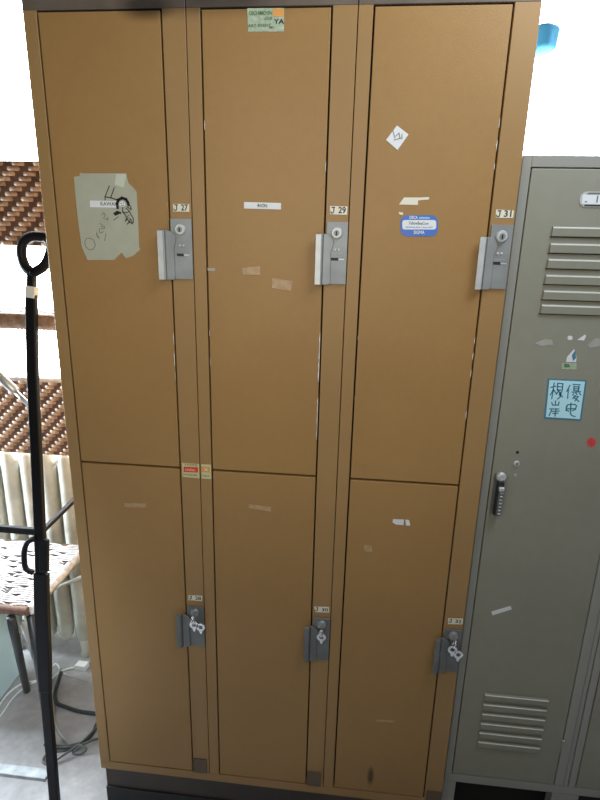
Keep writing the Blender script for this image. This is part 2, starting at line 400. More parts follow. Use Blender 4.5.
# --- red and yellow sticker cut through at the column seam
def redst(x0, x1, m):
    m.quadpx([(x0+(0.7 if x1 < 200 else 0), 466.5), (x1-1.2, 467.2), (x1-1.2, 472.6), (x0+.5, 472)], YF-0.0004, RED if x1 < 200 else ORANGE)
def rs1(m):
    redst(183, 199.3, m); txt(m, 'TOYS', 190.5, 465, 0.0055, GREEN_INK, width=0.030); txt(m, 'mix', 190, 469.8, 0.0085, YELLOW, width=0.022); txt(m, 'WONDER', 190, 475, 0.005, GREEN_INK, width=0.032)
px_poly('sale_sticker', LK, [([(182,462.8),(199.2,464),(199.6,478.3),(182.4,476.8)], YELLOW)], YF, 'red and yellow printed sticker on the frame', rs1)
px_poly('sale_sticker', LK, [([(201.2,464.2),(211,464.6),(211.3,479),(201.7,478.5)], YELLOW)], YF, 'orange printed half sticker on the frame',
        lambda m: (redst(201.5, 211, m), txt(m, 'X', 206, 469.8, 0.009, WHITE, width=0.01), txt(m, 'NDA', 206, 476, 0.005, GREEN_INK, width=0.016)))

# --- lock plates, handles, number labels
def lockset(c, row, num, plate, label_px, dark):
    """plate: photo corners (x0,y0,x1,y1) of the lock plate; everything is placed on the stile of column c"""
    a = c*PITCH
    pt = onY((plate[0]+plate[2])/2, plate[1], 0).z; pb = onY((plate[0]+plate[2])/2, plate[3], 0).z
    x0, x1 = a+DR+0.0025+(0.002 if c else 0), a+PITCH-0.0005 - (0.001 if c == 2 else 0)
    h = pt-pb
    SM = STEEL_DARK if dark else STEEL  # lower row takes a darker steel tone than the upper
    m = MB(); m.box(x0, x1, -0.004, -0.0001, pb, pt, SM)
    # slot with a raised lip, and two rivets
    sz = pb+h*0.42; xm = (x0+x1)/2
    if row:
        m.box(xm-0.011, xm+0.014, -0.0052, -0.004, sz+0.001, sz+0.0055, SM)
        m.box(xm-0.010, xm+0.004, -0.0045, -0.0039, sz-0.004, sz+0.001, INK)
        m.box(xm+0.004, xm+0.015, -0.0048, -0.0039, sz-0.003, sz+0.000, STEEL_LIGHT)
        for dx in (-0.003, 0.004): m.lathe_y((xm+dx, 0, pb+h*0.56), [(0.0024, -0.004), (0.0022, -0.0055), (0.001, -0.006)], STEEL_LIGHT, 10)
    pl = m.build('lock_plate', LK, bevel=0.0008, seg=1)
    lc = (xm+(0.0 if c == 2 or row == 0 else -0.001), 0, pt-h*(0.175 if row else 0.12))
    m = MB(); m.lathe_y(lc, [(0.0105, -0.004), (0.0105, -0.008), (0.0088, -0.0105), (0.0075, -0.0105)], STEEL_LIGHT if row else STEEL, 24)
    m.lathe_y(lc, [(0.0055, -0.0105), (0.0055, -0.0115)], STEEL, 20)
    m.box(lc[0]-0.0012, lc[0]+0.0012, -0.0125, -0.0114, lc[2]-0.0045, lc[2]+0.003, INK)
    tag(m.build('lock_cylinder', pl, bevel=0), None)
    # bent sheet handle on the door edge: leaf, stand-out flange and lip
    ht, hb = pt-h*0.19, pb-h*0.015
    m = MB()
    sh = 0.0075 if c else 0.001; xl = a+DR-0.0085+sh; xr = a+DR+0.0125+sh*0.8
    arc = [(xl, ht)]+[(xl+(xr-xl)*math.sin(t), ht-(0.016)*(1-math.cos(t))) for t in [k*math.pi/12 for k in range(1, 7)]]
    m.prism_y(arc+[(xr-0.002, ht-0.024), (xr-0.005, ht-0.034), (xr-0.004, hb+0.004), (xr-0.007, hb), (xl, hb)], -0.0078, -0.0048, SM)
    prof = [(xl+0.004, -0.0048), (xl-0.0005, -0.006), (xl-0.0015, -0.010), (xl-0.0135, -0.0125), (xl-0.0145, -0.010), (xl-0.004, -0.0075), (xl-0.003, -0.0035), (xl+0.004, -0.002)]
    n = len(prof)
    m.add([(x, y, hb) for x, y in prof]+[(x, y, ht) for x, y in prof],
          [tuple(range(n)), tuple(reversed(range(n, 2*n)))]+[(i, i+n, (i+1) % n+n, (i+1) % n) for i in range(n)], SM)
    m.box(xl-0.0145, xl-0.0035, -0.0135, -0.0115, hb, ht-0.001, STEEL_LIGHT if row else SM)
    m.box(xl-0.006, xl+0.003, -0.0052, 0.0005, hb+0.01, ht-0.01, SM)
    m.build('handle', doors[c, row], bevel=0.0007, seg=1)
    # number label
    m = MB(); m.quadpx(label_px, YF, IVORY)
    cx = sum(p[0] for p in label_px)/4; cy = sum(p[1] for p in label_px)/4
    p = onY(cx, cy, YF); z = p.z
    wl = onY(label_px[1][0], cy, YF).x-onY(label_px[0][0], cy, YF).x
    jh = 0.0052 if row else 0.0042; jx = p.x-wl*0.33
    J = [Vector((jx+dx*jh, z+dz*jh)) for dx, dz in ((-0.5,1),(0.75,1),(0.35,1),(0.35,-0.45),(0.15,-0.9),(-0.25,-1),(-0.6,-0.8),(-0.7,-0.35))]
    for A_, B_ in zip(J, J[1:]):
        dd = (B_-A_).normalized(); nn = Vector((-dd.y, dd.x))*0.0009
        m.prism_y([tuple(A_-nn), tuple(B_-nn), tuple(B_+nn), tuple(A_+nn)], YT-0.0002, YT, INK)
    m.text(num, p.x+wl*0.2, z, YT, 0.0155 if row else 0.0125, INK, width=wl*0.42)
    m.build('number_label', LK)
    return xm, pt, pb, lc
L = {}
L[0,1] = lockset(0, 1, '27', (171.3, 218.7, 192.7, 279), [(173,203.8),(189.3,204),(189.3,211.8),(173.3,211.5)], False)
L[1,1] = lockset(1, 1, '29', (327, 222, 349, 284), [(330,206),(347.5,206.5),(347,214.8),(330,214.3)], False)
L[2,1] = lockset(2, 1, '31', (490, 225, 514, 289), [(496,209.5),(514,210.5),(513,218),(495.7,217.8)], False)
L[0,0] = lockset(0, 0, '28', (186.5, 606, 205, 645), [(188.5,595),(202.5,595.8),(202,601),(188.5,600)], True)
L[1,0] = lockset(1, 0, '30', (311, 617.5, 331, 659), [(314,606.5),(329,607),(329,612.5),(315.5,612)], True)
L[2,0] = lockset(2, 0, '32', (443, 629, 465, 671), [(448,618),(463,618.5),(462.5,624.3),(448,624)], True)
# dark kick patches at the foot of each stile
for c in range(3):
    m = MB(); a = c*PITCH
    if c == 2: m.box(a+DR+0.006, a+PITCH+0.0, -0.003, -0.0002, -0.02, 0.027, GREY_FRAME if False else PATCH_DARK)
    else: m.box(a+DR+0.003, a+PITCH-0.006, -0.003, -0.0002, -0.001, 0.046, PATCH_DARK)
    tag(m.build('corner_patch', LK, bevel=0.0008, seg=1), 'darker patch at the foot of the frame')

# --- keys left in the three lower locks
KL = ['small key with a tag hanging in the left lower lock', 'small key with a pointed tag in the middle lower lock', 'pair of small keys hanging in the right lower lock']
for c in range(3):
    xm, pt, pb, lc = L[c, 0]
    k = thing('key', (lc[0], -0.012, lc[2]), KL[c], 'key', 'keys left in the lower locker locks')
    m = MB()
    m.box(lc[0]-0.0012, lc[0]+0.0012, -0.021, -0.0122, lc[2]-0.004, lc[2]+0.004, CHROME)
    m.lathe_y((0, 0, 0), [(0.0, 0)], CHROME, 3) if False else None
    # round bow turned sideways on the shaft
    m.tube([(lc[0]+0.0005, -0.021-0.007*(1-math.cos(t)), lc[2]+0.0065*math.sin(t)) for t in [q*math.pi/8 for q in range(16)]], 0.0018, CHROME, 8, True)
    m.build('key_bow', k)
    R0 = 0.010
    zc = lc[2]-0.013; yc = -0.026
    if c == 0: spots = [(0.000, -0.026), (0.016, -0.031)]
    elif c == 1: spots = [(0.001, -0.026)]
    else: spots = [(-0.001, -0.028), (0.013, -0.040)]
    m = MB(); m.tube([(lc[0]+0.004*math.cos(t), -0.024+0.002*math.sin(2*t), lc[2]-0.010+0.009*math.sin(t)) for t in [q*math.pi/10 for q in range(20)]], 0.0011, CHROME, 6, True)
    m.build('key_ring', k)
    for i, (dx, dz) in enumerate(spots):
        m = MB(); cx, cz = lc[0]+dx, lc[2]+dz
        pts = [(0.0105*math.cos(t), 0.0105*math.sin(t)) for t in [q*math.pi/10 for q in range(20)]]
        n = 20
        vs = [(cx+x, -0.018, cz+z) for x, z in pts]+[(cx+x*.48, -0.018, cz+z*.48) for x, z in pts]
        vs += [(x, -0.0155, z) for x, y, z in vs]
        fs = []
        for q in range(n):
            r = (q+1) % n
            fs += [(q, r, n+r, n+q), (2*n+q, 3*n+q, 3*n+r, 2*n+r), (q, 2*n+q, 2*n+r, r), (n+q, n+r, 3*n+r, 3*n+q)]
        m.add(vs, fs, CHROME)
        # blade of the hanging key / point of the tag
        m.prism_y([(cx-0.0035, cz-0.0075), (cx+0.0035, cz-0.0075), (cx+0.004, cz-0.013), (cx+0.001, cz-0.019), (cx-0.002, cz-0.017), (cx-0.0035, cz-0.012)], -0.0178, -0.0157, CHROME)
        m.build('spare_key' if c != 1 else 'tag', k)

# ------------------------------------------------------------------ grey locker
GY = 0.03
gx0, gx1 = 0.9085, 1.204
GTOP = 1.508; GZ0, GZ1 = 0.055, 1.486
GK = thing('grey_locker', (1.2, 0.28, FLOOR), 'grey-green single-tier steel locker with louvred doors, right of the brown bank', 'locker')
GP = 0.303
m = MB()
for k in range(3):
    xx = gx0+k*GP
    m.box(xx, xx+0.014, GY+0.02, GY+0.48, 0.0, GTOP, GREY_FRAME) if k < 2 else m.box(xx-0.014, xx, GY+0.02, GY+0.48, 0.0, GTOP, GREY_FRAME)
xe = gx0+2*GP
m.box(gx0+0.014, xe-0.014, GY+0.02, GY+0.48, GTOP-0.014, GTOP, GREY_FRAME)
m.box(gx0+0.014, xe-0.014, GY+0.022, GY+0.48, 0.03, 0.045, GREY_FRAME)
m.box(gx0+0.014, xe-0.014, GY+0.47, GY+0.48, 0.045, GTOP-0.014, GREY_FRAME)
m.box(gx0+0.014, xe-0.014, GY+0.021, GY+0.025, 0.045, GTOP-0.014, VOID)
m.build('carcass', GK)
m = MB()
for k in range(2):
    a = gx0+k*GP
    m.box(a, a+0.0165, GY, GY+0.0205, GZ0-0.002, GTOP, GREY_FRAME)
    m.box(a+0.2695, a+GP-0.012, GY, GY+0.0205, GZ0-0.002, GTOP, GREY_FRAME)
    m.box(a+GP-0.011, a+GP-0.0015, GY+0.001, GY+0.0205, GZ0-0.002, GTOP, GREY_FRAME)
    m.box(a+0.0165, a+0.2695, GY, GY+0.0205, GZ1+0.002, GTOP, GREY_FRAME)
m.box(gx0, xe-0.0015, GY, GY+0.0215, 0.028, GZ0-0.002, GREY_FRAME)
m.build('face_frame', GK, bevel=0.001, seg=1)
for x0, x1 in ((gx0, gx0+0.03), (gx0+0.268, gx0+GP+0.03), (gx0+GP+0.268, xe-0.0015)):
    for y0, y1 in ((GY, GY+0.03), (GY+0.44, GY+0.47)):
        m = MB(); m.box(x0, x1, y0, y1, FLOOR, 0.028, GREY_FRAME); m.build('foot', GK)
m = MB(); m.box(gx0+0.03, xe-0.03, GY+0.05, GY+0.44, FLOOR, 0.029, VOID); m.build('plinth', GK)['label'] = 'black block painted as the shaded toe gap'  # fills the open toe gap; its shade is painted black

lx0 = onY(547, 252, GY).x; ltop = [(226, 236), (242.6, 252), (258.3, 268), (274.2, 283.6), (289.8, 298.4), (304, 313.8)]
gdoors = []
for k in range(2):
    a = gx0+k*GP; x0, x1 = a+0.0185, a+0.2675
    m = MB(); m.box(x0, x1, GY, GY+0.018, GZ0, GZ1, GREY)
    d = m.build('door', GK, bevel=0.0014, seg=2); gdoors.append(d)
    cx = (x0+x1)/2; hw = cx-lx0-k*0 if k == 0 else None
    if k == 0: HW = hw
    rows = []
    for (p0, p1) in ltop:
        rows.append((onY(548, p0, GY).z, onY(548, p1, GY).z))
    b0, b1 = onY(487, 693.5, GY).z, onY(480, 740.5, GY).z
    for i in range(6):
        zt = b0+(b1-b0)*i/5; rows.append((zt+0.002, zt-0.017))
    for zt, zb in rows:
        m = MB(); zb2 = zt-0.0185 if zt > 0.8 else zb
        prof = [(GY+0.001, zt), (GY-0.0045, zt-0.0012), (GY-0.0058, zt-0.004), (GY-0.0050, zb2+0.001), (GY-0.004, zb2), (GY-0.003, zb2+0.0015), (GY+0.001, zb2+0.003)]
        m.prism_x(prof, cx-HW+0.003, cx+HW-0.003, GREY)
        m.box(cx-HW+0.0032, cx+HW-0.0032, GY-0.0060, GY-0.0038, zt-0.0042, zt-0.0016, LOUVER_GLINT)  # painted highlight strip along the top slope
        if zt > 0.8: m.box(cx-HW+0.001, cx+HW-0.001, GY-0.0009, GY, zb2-0.0016, zb2+0.0005, VOID)
        m.build('louver', d, bevel=0.0009, seg=2)
    # hinges on the right edge
    m = MB(); hz = onY(563, 740, GY).z
    m.tube([(x1+0.001, GY-0.002, hz-0.004), (x1+0.001, GY-0.002, hz+0.004)], 0.0028, CHROME, 10)
    m.tube([(x1+0.001, GY-0.001, hz-0.05), (x1+0.001, GY-0.001, hz-0.006)], 0.002, GREY, 8)
    m.build('hinge', d)
d = gdoors[0]; cx0 = (gx0+0.0185+gx0+0.2675)/2
# card holder at the head of the door
zc = onY(580, 199.3, GY).z; xl = onY(579.5, 199, GY).x
def holder(cx, parent):
    m = MB(); w = cx-xl if parent is d else cx0-xl
    def rr(wd, h, r):
        return [(cx+sx*(wd-r)+r*math.cos(t), zc+sz*(h-r)+r*math.sin(t)) for sx, sz, t0 in ((1,1,0),(-1,1,90),(-1,-1,180),(1,-1,270)) for t in [math.radians(t0+18*q) for q in range(6)]]
    m.prism_y(rr(w, 0.0135, 0.0125), GY-0.0012, GY-0.0001, STEEL_LIGHT)
    m.prism_y(rr(w-0.004, 0.0085, 0.003), GY-0.0022, GY-0.0011, WHITE)
    m.prism_y([(cx-w+0.010, zc+0.0085), (cx+w-0.012, zc+0.0085), (cx+w-0.016, zc+0.0115), (cx-w+0.014, zc+0.0115)], GY-0.0026, GY-0.0011, INK_SOFT)
    m.prism_y([(cx-w+0.010, zc-0.0112), (cx+w-0.012, zc-0.0112), (cx+w-0.012, zc-0.0092), (cx-w+0.010, zc-0.0092)], GY-0.0026, GY-0.0011, INK)
    m.text('11', cx-w+0.034, zc, GY-0.0028, 0.016, INK_SOFT)
    m.text('-', cx-w+0.011, zc-0.003, GY-0.0028, 0.014, INK_SOFT)
    m.build('card_holder', parent)['label'] = 'white oval number card holder'
holder(cx0, d); holder(cx0+GP, gdoors[1])
# latch handle and key hole
for k, dd in enumerate(gdoors):
    o_ = k*GP
    pt = onY(501, 474, GY); pb = onY(497, 513, GY)
    hx = pt.x+o_-0.001
    m = MB()
    m.box(hx-0.012, hx+0.007, GY-0.004, GY-0.0001, pb.z-0.002, pt.z+0.002, STEEL_DARK)
    m.box(hx-0.007, hx+0.006, GY-0.017, GY-0.004, pb.z+0.002, pt.z-0.012, INK)
    m.box(hx-0.004, hx+0.0055, GY-0.020, GY-0.017, pb.z+0.004, pt.z-0.026, STEEL_DARK)
    for q in range(7): m.box(hx-0.001, hx+0.005, GY-0.0212, GY-0.020, pb.z+0.007+q*0.008, pb.z+0.010+q*0.008, STEEL_LIGHT)
    h_ = m.build('latch_handle', dd, bevel=0.0012, seg=2)
    m = MB(); m.lathe_y((hx, GY, pt.z-0.003), [(0.010, -0.004), (0.0105, -0.011), (0.008, -0.014), (0.004, -0.0145)], STEEL_LIGHT, 20)
    m.box(hx-0.005, hx+0.006, GY-0.023, GY-0.013, pt.z-0.030, pt.z-0.022, STEEL_LIGHT)
    m.build('knob', h_, bevel=0.0008, seg=1)
    kh = onY(516.5, 463.5, GY)
    m = MB(); m.lathe_y((kh.x+o_, GY, kh.z), [(0.0065, -0.0001), (0.0065, -0.002), (0.0052, -0.003), (0.004, -0.003)], STEEL_LIGHT, 18)
    m.lathe_y((kh.x+o_, GY, kh.z), [(0.0034, -0.003), (0.0034, -0.0035)], GREY_SCUFF, 14)
    m.box(kh.x+o_-0.0007, kh.x+o_+0.0007, GY-0.0042, GY-0.003, kh.z-0.0028, kh.z+0.0028, INK)
    m.build('key_hole', dd)
    p = onY(517.5, 452.3, GY); q = onY(515, 475.2, GY)
    m = MB(); m.lathe_y((p.x+o_, GY, p.z), [(0.0034, -0.0001), (0.003, -0.0006)], INK, 12); m.build('screw_hole', dd)
    m = MB(); m.lathe_y((q.x+o_, GY, q.z), [(0.004, -0.0001), (0.0036, -0.0012), (0.002, -0.0016)], GREY_SCUFF, 14); m.build('rivet', dd)
G1 = GY-0.0002; G2 = GY-0.0008
# pale blue name note with brush-pen characters
def cn(l): return [(530+x/5.714, 320+y/5.714) for x, y in l]
def note(m):
    m.quadpx(cn([(111,343),(314,352),(284,566),(90,554)]), G1-0.0004, NOTE)
    W_ = .0024
    for pts in (
        # left column, upper character
        [(118,385),(148,378)], [(138,360),(124,450)], [(134,398),(116,428)], [(136,400),(150,420)],
        [(158,362),(156,400),(184,400),(188,364),(158,362)], [(158,381),(184,382)], [(150,424),(164,404)], [(158,400),(176,420),(172,440),(156,452)], [(182,408),(166,430)], [(168,418),(186,440)],
        # left column, lower character
        [(124,470),(128,486),(162,486),(166,468)], [(146,462),(144,486)],
        [(112,508),(164,508)], [(126,508),(108,548)], [(124,522),(166,520)], [(130,534),(160,532)], [(148,508),(142,550)],
        # right column, upper character
        [(228,372),(210,408)], [(220,392),(214,448)],
        [(246,368),(286,370)], [(252,378),(250,402),(276,404),(280,380)], [(252,380),(280,382)], [(252,392),(278,393)], [(240,412),(290,410)],
        [(250,420),(244,430)], [(262,416),(268,428)], [(282,418),(290,428)], [(258,430),(244,450)], [(250,438),(276,438),(256,462)], [(252,444),(280,466)],
        # right column, lower character
        [(206,498),(216,484),(256,482),(266,490),(258,512),(240,518)], [(212,490),(206,516),(222,520)], [(234,474),(230,532),(238,546),(258,552)], [(206,508),(258,506)]):
        m.stroke(cn(pts), W_, G2, NOTE_EDGE)
px_poly('name_note', d, [(cn([(102,335),(325,345),(292,576),(79,563)]), NOTE_EDGE)], G1, 'pale blue handwritten name note with teal border', note)
px_poly('torn_sticker', d, [([(567,357),(574,349),(576.5,357),(576,362),(566,362)], WHITE), ([(562,363),(576.5,363),(576.5,369.5),(562,369)], GREEN_ST)], G1, 'torn green and white sticker',
        lambda m: (m.quadpx([(572,355),(575,350.5),(576,358),(573,361)], G1-0.0004, NOTE_EDGE), m.quadpx([(564,364),(569,364),(570,367),(564.5,367.5)], G1-0.0004, GREEN_INK)))
px_poly('sticker_scrap', d, [(rrect(567.5, 335.8, 572.5, 340, 1.8), WHITE), ([(577,340),(585,334.5),(586,336),(584,340.5)], WHITE)], G1, 'white scrap of torn sticker')
def star(cx, cy, r0, r1, n=8): return [(cx+(r0 if k % 2 else r1)*math.cos(math.pi*k/n), cy+(r0 if k % 2 else r1)*math.sin(math.pi*k/n)) for k in range(2*n)]
px_poly('red_sticker', d, [(star(591.3, 442.3, 4.0, 5.0), RED)], G1, 'small round red sticker', lambda m: m.quadpx(star(591.3, 442.3, .9, 1.5, 5), G1-0.0004, INK_SOFT))
px_poly('paper_slip', d, [([(491.2,611.5),(510.5,605.8),(511.7,609.2),(492.5,615.3)], WHITE)], G1, 'tilted white paper slip')
px_poly('scuff_mark', d, [([(535,343),(545,339),(552,340),(553,345),(540,346)], GREY_SCUFF), ([(587,345),(596,338),(600,339),(600,346),(590,348)], GREY_SCUFF)], G1, 'pale scuff mark')

# ------------------------------------------------------------------ iron stand at the left
def ycurve(z): return -0.062 + (z+0.12)*(0.205/1.43)
def onS(px, py):
    """point on the leaning plane of the stand"""
    dd = ray(px, py); k = 0.205/1.43
    t = (-0.062 + (CAM.z+0.12)*k - CAM.y)/(dd.y - dd.z*k)
    return CAM + dd*t
ft = onS(55, 812); ft.z = FLOOR
ST = thing('iron_stand', ft, 'black wrought-iron stand with a looped top leaning beside the brown locker', 'stand')
def bar(m, pts, w, t, mt):
    """flat bar: swept rectangle w wide (image-wise), t thick along the view"""
    pts = [Vector(p) for p in pts]; vs = []; n = len(pts)
    for i, p in enumerate(pts):
        tt = (pts[min(i+1, n-1)]-pts[max(i-1, 0)]).normalized()
        side = tt.cross(Vector((0, 1, 0)))
        if side.length < .1: side = tt.cross(Vector((0, 0, 1)))
        side.normalize(); dep = side.cross(tt).normalized()
        ww = w[i] if isinstance(w, list) else w
        for a_, b_ in ((-1,-1),(1,-1),(1,1),(-1,1)): vs.append(p+side*a_*ww/2+dep*b_*t/2)
    fs = [(3,2,1,0), tuple(4*(n-1)+k for k in range(4))]
    for i in range(n-1):
        for k in range(4): fs.append((4*i+k, 4*i+(k+1)%4, 4*i+4+(k+1)%4, 4*i+4+k))
    m.add(vs, fs, mt)
def smooth(pts, n=6):
    out = []; P = [Vector(p) for p in pts]
    for i in range(len(P)-1):
        a, b, c, e = P[max(i-1,0)], P[i], P[i+1], P[min(i+2,len(P)-1)]
        for k in range(n):
            t = k/n; out.append(0.5*((2*b)+(c-a)*t+(2*a-5*b+4*c-e)*t*t+(3*b-a-3*c+e)*t**3))
    out.append(P[-1]); return out
post = [ft]+[onS(*q) for q in ((51,752),(46.5,700),(44,655),(42,600),(40,530),(36.5,455),(33,376),(31.5,300),(32,271))]
m = MB(); P = smooth(post, 3); bar(m, P, [0.018 if q.z > 1.215 else 0.025 for q in P], 0.016, IRON); m.build('post', ST, bevel=0.003, seg=2)
m = MB(); m.tube(smooth([onS(*q) for q in ((32,273),(25,266),(21.5,254),(23,243),(30,237),(39,236.5),(47,238),(51,246),(49,257),(44,266),(36,271.5),(32,273))], 5), 0.0112, IRON, 12)
m.build('loop', ST)
m = MB(); bar(m, [onS(32.3,286.5), onS(31.5,298)], 0.0215, 0.019, WHITE); m.build('tape_band', ST)['label'] = 'white tape wrapped round the post'
j = onS(40, 531)
m = MB(); bar(m, [(-0.62, j.y, j.z+0.002), (j.x-0.01, j.y, j.z-0.002)], 0.017, 0.012, IRON); m.build('rail', ST, bevel=0.002)
e = onZ(74, 500, j.z)
e2 = j+(e-j)*1.12
m = MB(); bar(m, [j+Vector((0.002,0,-0.004)), e2], 0.011, 0.012, IRON); m.build('side_rail', ST, bevel=0.002)
m = MB(); m.tube(smooth([onS(*q)+Vector((0,-0.012,0)) for q in ((38,536),(31,539),(27.5,547),(27,557),(29,566),(36,570))], 5), 0.0065, IRON, 10)
m.build('scroll', ST)
m = MB(); bar(m, [onS(46,538)+Vector((0,-0.006,0)), onS(45.5,570)+Vector((0,-0.006,0))], 0.022, 0.012, IRON); m.build('sleeve', ST, bevel=0.003)
m = MB(); bar(m, [onS(42.5,572)+Vector((0,-0.004,0)), onS(43,610)+Vector((0,-0.004,0)), onS(45,655)+Vector((0,-0.004,0)), onS(46.5,690)+Vector((0,-0.004,0))], [0.036,0.036,0.036,0.029], 0.016, IRON); m.build('lower_sleeve', ST, bevel=0.003)
b0 = onS(50, 776)
m = MB(); bar(m, [(-0.62, b0.y, b0.z+0.004), (b0.x-0.005, b0.y, b0.z)], 0.012, 0.028, IRON_PALE); m.build('bottom_rail', ST, bevel=0.002)
# far foot of the stand, left of the picture
m = MB(); bar(m, [(-0.62, ycurve(1.0), 1.0), (-0.62, -0.062, FLOOR)], 0.026, 0.016, IRON); m.build('post', ST, bevel=0.003)

# silver tube resting on the stand
a_, b_ = onS(27.5, 410)+Vector((0,0.018,0)), onS(0, 383)+Vector((0,0.018,0))
dv = (b_-a_)
TB = thing('telescopic_tube', tuple(a_), 'silver telescopic metal tube slanting against the black stand', 'tube')
m = MB(); m.tube([a_-dv*0.06, a_+dv*0.62], 0.0055, SILVER, 14); m.build('inner_tube', TB)
m = MB(); m.tube([a_+dv*0.62, a_+dv*0.64, a_+dv*1.0, a_+dv*3.0], [0.009, 0.0105, 0.0105, 0.0105], SILVER, 14); m.build('outer_tube', TB)

# ------------------------------------------------------------------ wicker
def weave(m, mapf, nu, nv, amp, wr, strand, stake, rib=False, mid=None):
    """over-two under-two weave; mapf(u,v,d) in cell units -> point; nv rows across nu stakes"""
    sub = 3
    for i in range(nv):
        vs = []; cols = nu*sub+1
        for q in range(cols):
            u = q/sub
            def dsp(jc):
                if rib: return -1.0 if ((int(jc)*5+i*7+(i*i)//3) % 11) == 0 else 1.0
                return 1.0 if (((int(jc) if mid is None else abs(int(jc)-mid))+i) % 4) < 2 else -1.0
            j0 = math.floor(u-0.5); t = (u-0.5)-j0; t = t*t*(3-2*t)
            dd = (dsp(j0)*(1-t)+dsp(j0+1)*t)*amp
            for vv, lift in ((-0.46*wr, 0.0), (-0.2*wr, 0.55), (0.2*wr, 0.55), (0.46*wr, 0.0)):
                vs.append(mapf(u, i+0.5+vv, dd+lift*amp))
        fs = []
        for q in range(cols-1):
            for k in range(3): fs.append((4*q+k, 4*q+4+k, 4*q+5+k, 4*q+1+k))
        m.add(vs, fs, strand, True)
    for jx in range(nu):
        vs = []
        for i in range(nv+1):
            for du in (-0.36, 0.36): vs.append(mapf(jx+0.5+du, i, 0.0))
        m.add(vs, [(2*i, 2*i+1, 2*i+3, 2*i+2) for i in range(nv)], stake, False)
    # solid core so no light leaks through
    vs = [mapf(u, v, -0.15*amp) for u, v in ((0,0),(nu,0),(nu,nv),(0,nv))]
    m.add(vs, [(0,1,2,3)], stake)

def panel(parent, name, x0, x1, yb, z0, z1, tilt=0.0, rows=26, cell=0.0125):
    nu = int((x1-x0)/cell); ww = (x1-x0)/nu; hh = (z1-z0)/rows
    m = MB()
    weave(m, lambda u, v, dd: (x0+u*ww, yb+tilt*v/rows-dd, z0+v*hh), nu, rows, 0.0035, 1.0, WICKER, WICKER_DARK, False, int((-0.195-x0)/ww))
    return m.build(name, parent)

# lower wicker chair: seat 0.46 m above the floor
SZ = 0.34
WC = thing('wicker_chair', (-0.49, 0.32, FLOOR), 'brown wicker chair with pale glaring seat, standing low behind the black stand', 'chair')
sx0, sx1, sy0, sy1 = -0.74, -0.255, 0.155, 0.475
nu, nv = 26, 34
m = MB(); weave(m, lambda u, v, dd: (sx0+u*(sx1-sx0)/nu, sy0+v*(sy1-sy0)/nv+0.002*math.sin(u*1.3+v*0.4), SZ+dd), nu, nv, 0.0035, 0.66, WICKER_GLARE, SEAT_GAP, True); m.build('seat', WC)
m = MB()
for A, B in (((sx0, sy0), (sx1, sy0)), ((sx1, sy0), (sx1, sy1)), ((sx0, sy0), (sx0, sy1)), ((sx0, sy1), (sx1, sy1))):
    n = 44; P = []
    for q in range(n*2+1):
        t = q/(n*2); P.append((A[0]+(B[0]-A[0])*t, A[1]+(B[1]-A[1])*t, SZ-0.012))
    m.tube(P, [0.0155 if q % 2 else 0.0135 for q in range(len(P))], WICKER_RIM if A[1] == B[1] else WICKER_GLARE, 10)  # side rims share the pale glare colour
m.build('seat_rim', WC)
zb0, zb1 = onY(40, 454, 0.49).z, onY(40, 381, 0.49).z
panel(WC, 'backrest', sx0, -0.262, 0.49, zb0, zb1, 0.0, rows=20)
m = MB(); m.tube([(sx0-0.01, 0.488, zb1+0.002), (-0.26, 0.488, zb1+0.006)], 0.008, WICKER_GLARE, 10); m.build('top_rail', WC)  # window highlight on the rail put into its pale colour
for xx in (sx0-0.005, -0.252):
    m = MB(); m.tube([(xx, 0.475, SZ-0.02), (xx, 0.492, zb1+0.005)], 0.009, WICKER_DARK, 10); m.build('back_post', WC)
lt = onZ(11, 618, SZ-0.03); lf = onZ(27, 691, FLOOR)
legs = [((sx1-0.02, sy0+0.03, SZ-0.02), (sx1-0.005, sy0+0.02, FLOOR)), ((sx0+0.03, sy0+0.02, SZ-0.02), (sx0+0.02, sy0+0.015, FLOOR)),
        (tuple(lt), tuple(lf)), ((sx0+0.03, 0.462, SZ-0.02), (sx0+0.02, 0.468, FLOOR))]
for A, B in legs:
    m = MB(); m.tube([A, B], [0.0125, 0.0115], LEG, 12); m.build('leg', WC)
A, B = onZ(22, 622, 0.2), onZ(38, 668, FLOOR+0.012)
m = MB(); m.tube([A, B], 0.008, SILVER, 10); m.build('brace', WC)['label'] = 'pale metal brace under the seat'

# upper wicker chair: wrapped seat edge and backrest above it, left of the locker
UC = thing('tall_wicker_chair', (-0.47, 0.32, FLOOR), 'tall brown wicker chair with wide woven back panel, behind the iron loop', 'chair')
ux0, ux1 = -0.89, -0.048
uz0, uz1 = onY(30, 246, 0.34).z, onY(30, 161, 0.34).z
panel(UC, 'backrest', ux0, ux1-0.02, 0.34, uz0, uz1, 0.0, rows=17, cell=0.014)
zs = onY(15, 321, 0.17).z
m = MB(); P = []
n = 90
for q in range(2*n+1):
    t = q/(2*n); P.append((ux0+(ux1-ux0)*t, 0.17, zs))
m.tube(P, [0.0205 if q % 2 else 0.0185 for q in range(len(P))], WICKER, 12); m.build('seat_rim', UC)
m = MB(); weave(m, lambda u, v, dd: (ux0+u*(ux1-ux0)/52, 0.17+v*(0.16)/16, zs+0.012+dd), 52, 16, 0.002, 0.9, WICKER_GLARE, WICKER_DARK); m.build('seat', UC)
for xx in (ux0, ux1):
    for yy in (0.17, 0.345):
        m = MB(); m.tube([(xx, yy, FLOOR), (xx, yy, uz1 if yy > .3 else zs)], 0.011, LEG, 10); m.build('leg', UC)

